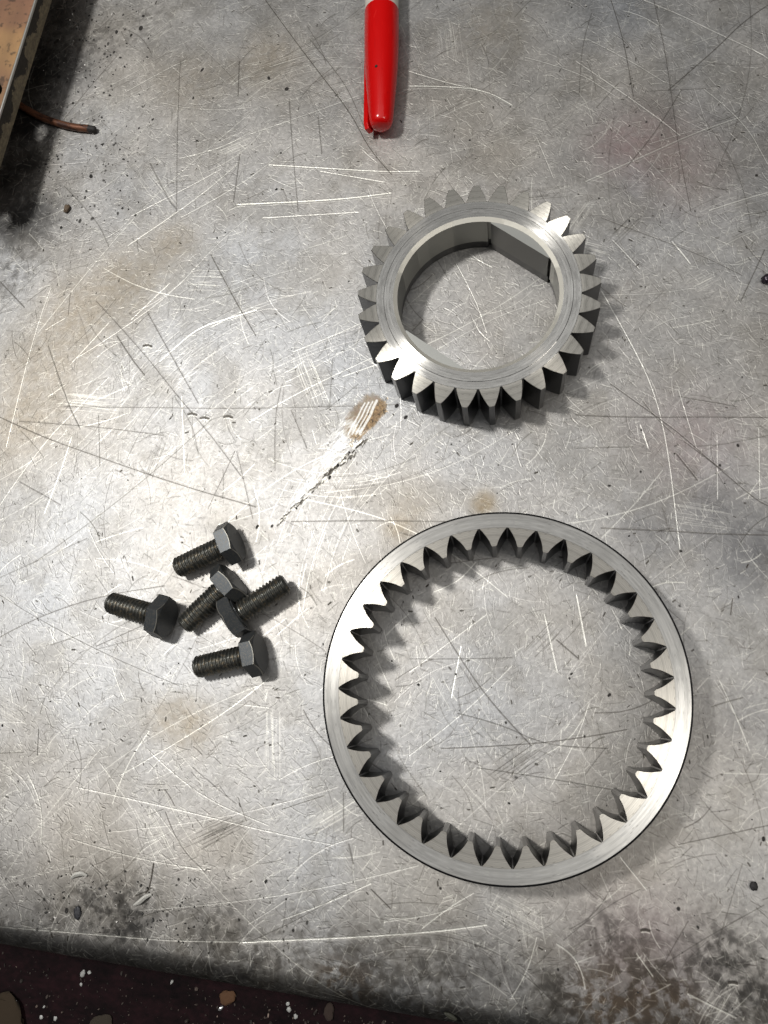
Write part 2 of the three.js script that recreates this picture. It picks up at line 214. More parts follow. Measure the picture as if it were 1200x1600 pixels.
  for (let k = 0; k < 4; k++) { const o = k * 6.2; stroke(px([[544 + o, 679 - k * .5], [551 + o, 664], [560 + o, 650], [564 + o * 1.05, 640 - k * 1.5], [570 + o, 630 - k * 1.2]]), 3.2 + (k === 3 ? 2.2 : 0), { light: .85, tint: [250, 250, 248], deep: -0, shiny: -.8 }); }
  for (let i = 0; i < 800; i++) { const t = Math.pow(R(), 1.3), w = (R() + R()) * .5 * lerp(54, 8, t), u = lerp(566, 452, t) - w * .62, v = lerp(682, 800, t) - w * .72; stroke(px([[u, v], [u + 4 + R() * 6, v - 3 - R() * 6]]), 1 + R() * 1.6, { light: (.14 + R() * R() * .6) * (1 - t * .7) * (1 - w / 80), tint: [255, 255, 252], shiny: R() < .3 ? -.3 : 0 }); }
  for (let i = 0; i < 120; i++) { const t = R(), u = lerp(570, 440, t) + (R() - .5) * lerp(9, 4, t), v = lerp(688, 812, t) + (R() - .5) * lerp(9, 4, t), k = R(); stroke(px([[u, v], [u - 2 - R() * 5, v + 2 + R() * 5]]), 1 + R() * lerp(3, 1, t), k < .6 ? { dark: .5 + R() * .4, deep: .6 } : { light: .6, deep: .3 }); }
  for (const [u, v, r] of [[515, 746, 3.4], [528, 727, 2.6], [546, 707, 2.4], [463, 794, 2]]) speck(u, v, r, .9);
}
const benchCol = canvasTexture(colC, true, THREE.MirroredRepeatWrapping), benchBmp = canvasTexture(bmpC, false, THREE.MirroredRepeatWrapping), benchOrm = canvasTexture(ormC, false, THREE.MirroredRepeatWrapping);
const benchMat = new THREE.MeshStandardMaterial({ map: benchCol, roughnessMap: benchOrm, metalnessMap: benchOrm, roughness: 1, metalness: .95, bumpMap: benchBmp, bumpScale: 0.0003 });

// ------------------------------------------------------------------ bench top with its rolled front edge, and the ledge below
{
  const r = .010, prof = []; // [distance inwards, height, normal out, normal up, unrolled distance]
  for (const d of [1.1, .6, .3, .15, .08, .04, .02, r]) prof.push([d, 0, 0, 1, d]);
  for (let i = 1; i <= 10; i++) { const a = i / 10 * Math.PI / 2; prof.push([r - r * Math.sin(a), -r + r * Math.cos(a), Math.sin(a), Math.cos(a), r - a * r]); }
  prof.push([0, -.042, 1, 0, r - Math.PI / 2 * r - .032], [.004, -.042, 0, -1, -.05], [.004, -.012, -1, 0, -.08], [.012, -.004, 0, -1, -.09], [1.1, -.004, 0, -1, 1]);
  const S = [-.7, -.3, 0, .3, .6, 1], pos = [], nor = [], uv = [], idx = [];
  for (const s of S) for (const [d, y, no, nu, du] of prof) {
    const p = EA.clone().addScaledVector(ED, s).addScaledVector(EN, -d), q = EA.clone().addScaledVector(ED, s).addScaledVector(EN, -du);
    pos.push(p.x, y, p.z); nor.push(EN.x * no, nu, EN.z * no); uv.push((q.x - X0) / (X1 - X0), 1 - (q.z - Z0) / (Z1 - Z0));
  }
  const n = prof.length;
  for (let i = 0; i < S.length - 1; i++) for (let j = 0; j < n - 1; j++) { const a = i * n + j, b = a + n; idx.push(a, b, a + 1, b, b + 1, a + 1); }
  // winding: make the flat top face up
  { const A = new THREE.Vector3(pos[0], pos[1], pos[2]), B = new THREE.Vector3(...pos.slice(n * 3, n * 3 + 3)), C = new THREE.Vector3(...pos.slice(3, 6)); if (B.sub(A).cross(C.sub(A)).y < 0) for (let i = 0; i < idx.length; i += 3) [idx[i], idx[i + 1]] = [idx[i + 1], idx[i]]; }
  const g = new THREE.BufferGeometry(); g.setAttribute('position', new THREE.Float32BufferAttribute(pos, 3)); g.setAttribute('normal', new THREE.Float32BufferAttribute(nor, 3)); g.setAttribute('uv', new THREE.Float32BufferAttribute(uv, 2)); g.setIndex(idx);
  const m = part('bench_top', g, benchMat); m.userData.kind = 'structure'; m.userData.label = 'scratched bare metal bench top with a rolled front edge';
}
const LEDGE_Y = -.05;
{
  const N = 512, c = canvas(N, N), k = c.getContext('2d'), im = k.createImageData(N, N);
  for (let j = 0; j < N; j++) for (let i = 0; i < N; i++) { const a = fbm(i / 24, j / 24, 5, 5), b = fbm(i / 5, j / 5, 9, 3), L = 17 + (a - .5) * 20 + (b - .5) * 14; im.data.set([L * 1.35, L * .68, L * .8, 255], (j * N + i) * 4); }
  k.putImageData(im, 0, 0);
  const t = canvasTexture(c, true); t.repeat.set(8, 4);
  const g = new THREE.BoxGeometry(1.6, .012, .5); const m = part('lower_ledge', g, new THREE.MeshPhysicalMaterial({ map: t, roughness: .85, specularIntensity: .25 }));
  m.position.set(0, LEDGE_Y - .006, .24); m.rotation.y = -Math.atan2(ED.z, ED.x); m.userData.kind = 'structure'; m.userData.label = 'dark maroon ledge below the front edge of the bench';
}

// ------------------------------------------------------------------ turned steel
function grooveMaps(seed) {
  const W = 1024, H = 128, c = canvas(W, H), b = canvas(W, H), k = c.getContext('2d'), q = b.getContext('2d'), im = k.createImageData(W, H), ib = q.createImageData(W, H), R = rng(seed);
  const line = []; for (let i = 0; i < W; i++) line.push(R());
  const sm = (i, w) => { let s = 0; for (let j = -w; j <= w; j++) s += line[(i + j + W) % W]; return s / (2 * w + 1); };
  for (let j = 0; j < H; j++) for (let i = 0; i < W; i++) {
    const f = sm(i, 1) - .5, m = sm((i * 3) % W, 2) - .5, l = (sm(i, 18) - .5) * 2.2, w = fbm(i / 60, j / 9, seed, 3) - .5, d = fbm(i / 14, j * .7, seed + 4, 3) - .5;
    const L = 200 + f * 30 + l * 44 + w * 40 + d * 20, h = 128 + f * 70 + m * 24 + l * 60;
    im.data.set([L, L * .985, L * .955, 255], (j * W + i) * 4); ib.data.set([h, h, h, 255], (j * W + i) * 4);
  }
  for (let i = 0; i < 160; i++) { // fine bright dust and handling scratches
  }
  k.putImageData(im, 0, 0); q.putImageData(ib, 0, 0);
  k.strokeStyle = 'rgba(235,232,222,.5)'; for (let i = 0; i < 70; i++) { k.lineWidth = 1 + R(); k.beginPath(); const x = R() * W, y = R() * H; k.moveTo(x, y); k.lineTo(x + (R() - .5) * 90, y + (R() - .5) * 3); k.stroke(); }
  k.fillStyle = 'rgba(60,56,50,.4)'; for (let i = 0; i < 50; i++) { k.beginPath(); k.ellipse(R() * W, R() * H, 4 + R() * 8, .3 + R() * .4, 0, 0, 6.3); k.fill(); }
  return [canvasTexture(c, true, THREE.MirroredRepeatWrapping), canvasTexture(b, false, THREE.MirroredRepeatWrapping)];
}
const [gCol, gBmp] = grooveMaps(5), [hCol, hBmp] = grooveMaps(31);
const smudge = (() => { const N = 256, c = canvas(N, N), k = c.getContext('2d'), im = k.createImageData(N, N); for (let j = 0; j < N; j++) for (let i = 0; i < N; i++) { const a = fbm(i / 50, j / 26, 6, 4), b = fbm(i / 7, j / 7, 16, 3), v = 190 + smooth(.45, .7, a) * 55 + (b - .5) * 40; im.data.set([v, v, v, 255], (j * N + i) * 4); } k.putImageData(im, 0, 0); return canvasTexture(c, false, THREE.MirroredRepeatWrapping); })();
const steel = (o) => new THREE.MeshPhysicalMaterial({ metalness: 1, roughness: .32, anisotropy: .96, roughnessMap: smudge, map: gCol, bumpMap: gBmp, bumpScale: .000006, ...o });
const hubMat = steel({}), toothMat = steel({ map: hCol, bumpMap: hBmp, roughness: .4, color: new THREE.Color(.97, .95, .9) });
const shadedWallMat = new THREE.MeshStandardMaterial({ color: new THREE.Color(.042, .043, .046), metalness: 1, roughness: .28 }), flatMat = new THREE.MeshStandardMaterial({ color: new THREE.Color(.11, .11, .105), metalness: 1, roughness: .45 }), boreMat = new THREE.MeshStandardMaterial({ color: new THREE.Color(.27, .27, .25), metalness: 1, roughness: .42 });  // flank and rim steel near-black: shade between the teeth put into its colour
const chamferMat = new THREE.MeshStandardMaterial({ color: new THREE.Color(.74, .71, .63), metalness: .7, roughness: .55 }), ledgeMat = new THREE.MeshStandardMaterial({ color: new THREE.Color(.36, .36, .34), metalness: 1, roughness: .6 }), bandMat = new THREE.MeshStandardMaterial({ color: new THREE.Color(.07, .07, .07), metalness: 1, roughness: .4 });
const blackEdge = new THREE.MeshStandardMaterial({ color: new THREE.Color(.012, .012, .013), metalness: .3, roughness: .45 });  // dark edge with the chamfer's dark reflection put into its colour
const ringMat = steel({ roughness: .52, anisotropy: .86, color: new THREE.Color(1, 1, 1) }), ringToothMat = steel({ map: hCol, bumpMap: hBmp, roughness: .56, anisotropy: .86, color: new THREE.Color(.95, .925, .88) });
const U = 100;  // uv: one repeat per centimetre across the grooves, one round
const P = (r, a, y) => [r * Math.sin(a), y, -r * Math.cos(a), r * U, a / (2 * Math.PI) * 4];   // angle clockwise from the far side, as seen from above
const PW = (r, a, y) => [r * Math.sin(a), y, -r * Math.cos(a), y * U, a / (2 * Math.PI) * 4];
// surface swept round: rows of [r(a), y]; wall: uv by height
function sweep(s, rows, angles, flip = false) {
  for (let j = 0; j < rows.length - 1; j++) for (let i = 0; i < angles.length - 1; i++) {
    const A = angles[i], B = angles[i + 1], f = (row, a) => { const r = typeof row[0] === 'function' ? row[0](a) : row[0]; return (row[2] ? PW : P)(r, a, row[1]); };
    const q = [f(rows[j], A), f(rows[j], B), f(rows[j + 1], B), f(rows[j + 1], A)];
    flip ? s.quad(q[3], q[2], q[1], q[0]) : s.quad(...q);
  }
}
// one tooth between radius r0 (root) and r1 (tip); half(s) = half angle at s = 0 (root) .. 1 (tip)
function toothGeo(r0, r1, half, y0, y1, rows) {
  const top = new Soup(), side = new Soup(), b = .00014, sgn = Math.sign(r1 - r0), L = [], Li = [];
  for (const s of rows) { const r = lerp(r0, r1, s), h = half(clamp(s)); L.push([r, h]); Li.push([s > .99 ? r - sgn * b : r, Math.max(h - b / r * 1.1, .0003)]); }
  const n = L.length, yb = y1 - b, put = (S, q) => (sgn > 0 ? S.quad(...q) : S.quad(q[3], q[2], q[1], q[0]));
  for (let i = 0; i < n - 1; i++) {
    const [ra, ha] = Li[i], [rb, hb] = Li[i + 1], [Ra, Ha] = L[i], [Rb, Hb] = L[i + 1];
    for (let c = 0; c < 4; c++) { const t0 = c / 2 - 1, t1 = (c + 1) / 2 - 1; put(top, [P(ra, ha * t0, y1), P(ra, ha * t1, y1), P(rb, hb * t1, y1), P(rb, hb * t0, y1)]); }
    for (const m of [1, -1]) {
      const bev = [P(ra, m * ha, y1), P(Ra, m * Ha, yb), P(Rb, m * Hb, yb), P(rb, m * hb, y1)], wal = [PW(Ra, m * Ha, yb), PW(Ra, m * Ha, y0), PW(Rb, m * Hb, y0), PW(Rb, m * Hb, yb)];
      for (const [S, q] of [[top, bev], [side, wal]]) put(S, m > 0 ? q : [q[3], q[2], q[1], q[0]]);
    }
    put(side, [P(Rb, -Hb, y0), P(Rb, Hb, y0), P(Ra, Ha, y0), P(Ra, -Ha, y0)]);
  }
  const [rt, ht] = L[n - 1], [ri, hi] = Li[n - 1];
  put(top, [P(ri, -hi, y1), P(ri, hi, y1), P(rt, ht, yb), P(rt, -ht, yb)]);
  put(side, [PW(rt, -ht, yb), PW(rt, ht, yb), PW(rt, ht, y0), PW(rt, -ht, y0)]);
  return [top.build(.5), side.build(.5)];
}
const arc = (n, extra = []) => [...Array.from({ length: n + 1 }, (_, i) => i / n * 2 * Math.PI), ...extra].map((a) => (a < 0 ? a + 2 * Math.PI : a > 2 * Math.PI + 1e-6 ? a - 2 * Math.PI : a)).sort((a, b) => a - b);

// ------------------------------------------------------------------ the small gear: 29 outer teeth, bore with two drive flats
{
  const S = CAM_H, T = .0661 * S, RT = .1451 * S, RR = .0403, RB = .0316, RC = .0332, N = 29, PH = -.0154, pitch = 2 * Math.PI / N;
  const gear = thing('spur_gear', 'steel gear wheel with teeth round its outside and two flats in its bore', 'gear', [-.0323 * S, 0, -.4846 * S]);
  const CH = .02787, FA = 36 * Math.PI / 180, FH = 27.8 * Math.PI / 180;
  const bore = (a) => { let r = RB; for (const f of [FA, FA + Math.PI]) { const d = Math.atan2(Math.sin(a - f), Math.cos(a - f)); if (Math.abs(d) < FH) r = Math.min(r, CH / Math.cos(d)); if (Math.abs(Math.abs(d) - FH) < .022) r = RB + .0013; } return r; };
  const corners = []; for (const f of [FA, FA + Math.PI]) for (const e of [FH, FH - .0001, FH + .0001]) corners.push(f + e, f - e, f - e + .022, f - e - .022, f - e + .0221, f - e - .0221, f + e + .022, f + e - .022, f + e + .0221, f + e - .0221);
  const A = arc(240, corners), y1 = T, yl = T - .0011;
  let s = new Soup();
  sweep(s, [[RC, y1], [RC + .0018, y1], [RC + .0036, y1], [RC + .0038, y1 - .00012], [RR - .0004, y1 - .00012], [RR - .0001, y1 - .0004]], A);
  part('gear_face', s.build(.35), hubMat, gear);
  s = new Soup(); sweep(s, [[RB, yl], [RC, y1]], A); part('bore_chamfer', s.build(), chamferMat, gear);
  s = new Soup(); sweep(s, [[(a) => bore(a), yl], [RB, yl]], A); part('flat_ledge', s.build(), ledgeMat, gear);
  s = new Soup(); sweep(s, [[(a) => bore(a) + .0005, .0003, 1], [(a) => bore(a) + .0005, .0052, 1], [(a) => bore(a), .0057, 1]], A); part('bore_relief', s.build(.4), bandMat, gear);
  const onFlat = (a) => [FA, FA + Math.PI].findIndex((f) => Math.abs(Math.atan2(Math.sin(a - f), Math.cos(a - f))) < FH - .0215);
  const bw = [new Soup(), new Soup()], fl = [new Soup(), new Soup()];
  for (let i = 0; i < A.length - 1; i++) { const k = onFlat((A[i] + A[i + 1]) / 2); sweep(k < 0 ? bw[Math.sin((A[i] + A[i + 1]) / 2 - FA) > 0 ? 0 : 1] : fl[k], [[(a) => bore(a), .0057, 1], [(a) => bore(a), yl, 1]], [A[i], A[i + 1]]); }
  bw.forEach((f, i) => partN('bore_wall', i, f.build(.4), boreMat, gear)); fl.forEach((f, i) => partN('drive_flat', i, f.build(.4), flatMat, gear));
  s = new Soup(); sweep(s, [[RR - .0001, y1 - .0004, 1], [RR, y1 - .0006, 1], [RR, .0003, 1]], A); sweep(s, [[RR, .0003], [(a) => bore(a) + .0005, .0003]], A); part('gear_rim', s.build(.4), shadedWallMat, gear);
  const half = (t) => pitch * (.105 + .352 * (1 - Math.pow(t, 1.12)));
  const rows = [-.05, 0, .08, .16, .25, .34, .44, .54, .64, .74, .83, .91, 1];
  const [tg, sg] = toothGeo(RR, RT, half, .0003, T - .00022, rows);
  for (let i = 0; i < N; i++) { const t = partN('tooth', i, tg, toothMat, gear); t.rotation.y = -(PH + i * pitch); part('flank', sg, shadedWallMat, t); }
}
// ------------------------------------------------------------------ the ring gear: 35 inner teeth
{
  const S = CAM_H, T = .0695 * S, RO = .1956 * S, RV = .1776 * S, RT = .1563 * S, N = 35, PH = .0307, pitch = 2 * Math.PI / N, c = .0008;
  const ring = thing('ring_gear', 'large flat steel ring with teeth pointing inwards lying on the bench', 'ring gear', [-.0021 * S, 0, -.0197 * S]);
  const A = arc(288);
  let s = new Soup(); sweep(s, [[RV, T], [RV + .0009, T], [RV + .003, T], [RO - c, T]], A); part('ring_face', s.build(), ringMat, ring);
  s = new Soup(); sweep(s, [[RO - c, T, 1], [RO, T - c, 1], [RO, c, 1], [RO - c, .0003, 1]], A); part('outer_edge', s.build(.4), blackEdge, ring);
  s = new Soup(); sweep(s, [[RV, .0003, 1], [RV, T, 1]], A); sweep(s, [[RO - c, .0003], [RV, .0003]], A); part('inner_wall', s.build(.4), shadedWallMat, ring);
  const space = (t) => .02 + .362 * (1 - Math.pow(t, 1.4));            // half of a gap, in pitches; t = 0 at the opening, 1 at its bottom
  const half = (s) => { const round = s > .9 ? .045 * Math.pow((s - .9) / .1, 2) : 0; return pitch * (.5 - space(1 - s) - round); };
  const rows = [-.04, 0, .06, .13, .22, .31, .41, .51, .61, .71, .81, .9, .94, .975, 1];
  const [tg, sg] = toothGeo(RV, RT, half, .0003, T - .00012, rows);
  for (let i = 0; i < N; i++) { const t = partN('tooth', i, tg, ringToothMat, ring); t.rotation.y = -(PH + (i + .5) * pitch); part('flank', sg, shadedWallMat, t); }
}

// ------------------------------------------------------------------ bolts
function boltMaps() {
  const N = 256, c = canvas(N, N), o = canvas(N, N), k = c.getContext('2d'), q = o.getContext('2d'), im = k.createImageData(N, N), io = q.createImageData(N, N);
  for (let j = 0; j < N; j++) for (let i = 0; i < N; i++) { const a = fbm(i / 20, j / 20, 3, 5), b = fbm(i / 4, j / 4, 8, 3), w = smooth(.5, .75, a), L = 78 + (b - .5) * 20 + w * 18; im.data.set([L * (.96 + w * .12), L * (1 + w * .03), L * (1.03 - w * .08), 255], (j * N + i) * 4); io.data.set([0, clamp(.42 + (a - .5) * .3 + (b - .5) * .2) * 255, 200, 255], (j * N + i) * 4); }
  k.putImageData(im, 0, 0); q.putImageData(io, 0, 0); return [canvasTexture(c, true), canvasTexture(o, false)];
}
const [bCol, bOrm] = boltMaps();
const wornMat = new THREE.MeshStandardMaterial({ color: new THREE.Color(.45, .43, .38), metalness: .9, roughness: .45 });
const boltMat = new THREE.MeshStandardMaterial({ map: bCol, roughnessMap: bOrm, roughness: .95, metalness: .5 });
const threadMat = new THREE.MeshStandardMaterial({ map: bCol, roughnessMap: bOrm, color: new THREE.Color(1.9, 1.75, 1.5), roughness: .9, metalness: .85 });
const BL = .0275, HH = .0056;
function makeBolt() {
  const g = new THREE.Group();
  // head: hexagon, outer edge turned to a 30 degree cone
  const ap = .0076, hex = (a) => { const w = Math.PI / 3; let d = ((a % w) + w) % w - w / 2; return ap / Math.cos(d); };
  const B = (r, a, y) => [r * Math.cos(a), y, r * Math.sin(a), a * 2, y * 250 + r * 250];
  const A = Array.from({ length: 97 }, (_, i) => i / 96 * 2 * Math.PI), y0 = BL - HH, rc = .0072, s = new Soup();
  const top = (r) => BL - Math.max(0, r - rc) * .6;
  const rows = [(a) => [.0001, BL], (a) => [.003, BL], (a) => [rc, BL], (a) => [hex(a), top(hex(a))], (a) => [hex(a) , y0 + .0002], (a) => [hex(a) - .0003, y0], (a) => [.0066, y0], (a) => [.0066, y0 - .0004], (a) => [.0035, y0 - .0004]];
  for (let j = 0; j < rows.length - 1; j++) for (let i = 0; i < 96; i++) { const q = [[j, i], [j, i + 1], [j + 1, i + 1], [j + 1, i]].map(([jj, ii]) => B(rows[jj](A[ii])[0], A[ii], rows[jj](A[ii])[1])); s.quad(q[3], q[2], q[1], q[0]); s.p.splice(0, 0); }
  const head = part('head', s.build(.3), boltMat, g);
  // the arris of the cone, rubbed bright in places
  { const pts = A.slice(0, 96).map((a) => new THREE.Vector3((hex(a) + .00002) * Math.cos(a), top(hex(a)), (hex(a) + .00002) * Math.sin(a))), W = new Soup();
    for (let i = 0; i < 96; i++) { const k = fbm(i / 9, 3, 61, 3); if (k < .47) continue; const p = pts[i], q = pts[(i + 1) % 96], w = .00011 + (k - .47) * .0004; const o = (v, dr, dy) => { const l = Math.hypot(v.x, v.z); return [v.x * (1 + dr / l), v.y + dy, v.z * (1 + dr / l)]; };
      const f = [[o(p, -w, w * .7), o(q, -w, w * .7)], [o(p, .00005, .00005), o(q, .00005, .00005)], [o(p, .00003, -w), o(q, .00003, -w)]]; for (let j = 0; j < 2; j++) { W.quad(f[j][0], f[j][1], f[j + 1][1], f[j + 1][0]); } }
    part('worn_arris', W.build(.3), wornMat, head); }
  // shank with a real helical thread
  const pitch = .0015, n = 40, h = .00075, NR = Math.round((y0 / pitch) * 12), pos = [], uv = [], idx = [];
  for (let j = 0; j <= NR; j++) for (let i = 0; i <= n; i++) {
    const y = y0 * j / NR, a = i / n * 2 * Math.PI, f = (((y / pitch - a / (2 * Math.PI)) % 1) + 1) % 1, tri = 1 - Math.abs(f * 2 - 1), prof = clamp(tri * 1.35 - .12);
    let r = .00438 - h * (1 - prof); r = Math.min(r, .0033 + y * .9); if (y > y0 - .0016) r = Math.min(r, .0039);
    pos.push(r * Math.cos(a), y, r * Math.sin(a)); uv.push(a / 6.283 * 2, y * 70);
  }
  for (let j = 0; j < NR; j++) for (let i = 0; i < n; i++) { const a = j * (n + 1) + i, b = a + n + 1; idx.push(a, b, a + 1, b, b + 1, a + 1); }
  const t = new THREE.BufferGeometry(); t.setAttribute('position', new THREE.Float32BufferAttribute(pos, 3)); t.setAttribute('uv', new THREE.Float32BufferAttribute(uv, 2)); t.setIndex(idx); t.computeVertexNormals();
  part('threaded_shank', t, threadMat, g);
  const tip = new THREE.CircleGeometry(.0033, 32); tip.rotateX(Math.PI / 2); part('tip', tip, boltMat, g);
  return g;
}
{
  const proto = makeBolt(), group = 'five black hex head bolts lying loose together';
  const list = [ // tip pixel and height, head face pixel and height, roll, label
    [[275, 889], .0046, [371, 843], .0077, 0, 'black hex bolt lying farthest from the ring gear, at the back of its pile'],
    [[285, 980], .0046, [368, 901], .0078, 4, 'black hex bolt in the middle of its pile, its tip against the neighbouring head'],
    [[170, 941], .0046, [263, 967], .0077, 17, 'black hex bolt leftmost in its pile, threads pointing left'],
    [[450, 909], .0068, [352, 972], .0080, 30, 'black hex bolt whose threads point away to the right, rightmost in its pile'],
    [[303, 1044], .0046, [411, 1018], .0077, 2, 'black hex bolt lying nearest the bench front edge, foremost of its pile'],
  ];
  list.forEach(([a, ha, b, hb, roll, label], i) => {
    const o = i ? proto.clone() : proto; o.name = numbered('hex_bolt'); scene.add(o); tag(o, label, 'bolt', group);
    const p = at(...a, ha), q = at(...b, hb), d = q.clone().sub(p).normalize(), mid = p.clone().add(q).multiplyScalar(.5);
    o.position.copy(mid.addScaledVector(d, -BL / 2));
    const side = new THREE.Vector3(0, 1, 0).cross(d).normalize(), upp = d.clone().cross(side).normalize();   // local x -> up-ish
    const m = new THREE.Matrix4().makeBasis(upp, d, new THREE.Vector3().crossVectors(upp, d));
    o.quaternion.setFromRotationMatrix(m).multiply(new THREE.Quaternion().setFromAxisAngle(new THREE.Vector3(0, 1, 0), (roll + 30) * Math.PI / 180));
  });
}

// ------------------------------------------------------------------ the red capped marker
{
  const a = at(596.5, 205, .0055), b = at(597, 0, .0072), d = b.clone().sub(a).setY(0).normalize(), R0 = .0079;
  const m = thing('marker_pen', 'felt marker with a glossy red cap and a pale barrel', 'marker', [a.x, R0 + .0001, a.z]);
  m.quaternion.setFromUnitVectors(new THREE.Vector3(0, 1, 0), d);
  const c = canvas(256, 256), k = c.getContext('2d'), R = rng(8); k.fillStyle = '#c60404'; k.fillRect(0, 0, 256, 256);
  for (let i = 0; i < 40; i++) { k.strokeStyle = `rgba(${R() < .6 ? '90,0,0' : '240,120,100'},${.1 + R() * .25})`; k.lineWidth = .6 + R(); k.beginPath(); const x = R() * 256, y = R() * 256; k.moveTo(x, y); k.lineTo(x + (R() - .5) * 16, y + (R() - .5) * 20); k.stroke(); }
  for (let i = 0; i < 500; i++) { k.fillStyle = `rgba(${R() < .5 ? '120,0,0' : '235,40,30'},${R() * .12})`; k.fillRect(R() * 256, R() * 256, 1 + R() * 2, 2 + R() * 10); }
  const capMat = new THREE.MeshPhysicalMaterial({ map: canvasTexture(c, true), roughness: .45, specularIntensity: .25, clearcoat: .8, clearcoatRoughness: .17 });
  const prof = [[0, 0], [.0026, .0001], [.0039, .0006], [.0047, .0016], [.0052, .0032], [.0057, .008], [.0065, .018], [.0073, .029], [.0077, .040], [.0078, .048], [.0078, .0595], [.0076, .06], [.007, .06]];
  part('cap', new THREE.LatheGeometry(prof.map(([r, y]) => new THREE.Vector2(r, y)), 64), capMat, m);
  part('barrel', new THREE.LatheGeometry([[.0072, .0585], [.0075, .061], [.0076, .065], [.0076, .135], [.006, .139], [0, .1395]].map(([r, y]) => new THREE.Vector2(r, y)), 48), new THREE.MeshStandardMaterial({ color: new THREE.Color(.62, .57, .5), roughness: .5 }), m);
  // clip: a strip that runs straight down one side of the cap while the cap narrows
  const sh = new THREE.Shape(); sh.moveTo(-.0021, .0022); sh.lineTo(-.0012, .0008); sh.lineTo(.0016, .0008); sh.lineTo(.0026, .0028); sh.lineTo(.0026, .05); sh.lineTo(-.0026, .05); sh.closePath();
  const cg = new THREE.ExtrudeGeometry(sh, { depth: .0014, bevelEnabled: true, bevelSize: .0004, bevelThickness: .0004, bevelSegments: 3, steps: 1 });
  const clip = part('clip', cg, capMat, m); 
  // local axes after the turn: y along the pen, find the local direction of world left-down
  const inv = m.quaternion.clone().invert(), out = new THREE.Vector3(-1, -.42, 0).normalize().applyQuaternion(inv); out.y = 0; out.normalize();
  const zAxis = out, yAxis = new THREE.Vector3(0, 1, 0), xAxis = new THREE.Vector3().crossVectors(yAxis, zAxis);
  clip.quaternion.setFromRotationMatrix(new THREE.Matrix4().makeBasis(xAxis, yAxis, zAxis)); clip.position.copy(zAxis.clone().multiplyScalar(.0055));
  // scuff on the cap
  const up = new THREE.Vector3(-.18, 1, 0).normalize().applyQuaternion(inv); up.y = 0; up.normalize();
  const sc = part('scuff', new THREE.SphereGeometry(.0006, 12, 8), new THREE.MeshStandardMaterial({ color: new THREE.Color(.05, .02, .015), roughness: .8 }), m);
  sc.scale.set(1.1, 1.2, 1.1); sc.position.copy(up.multiplyScalar(.00695)).setY(.0255);
}

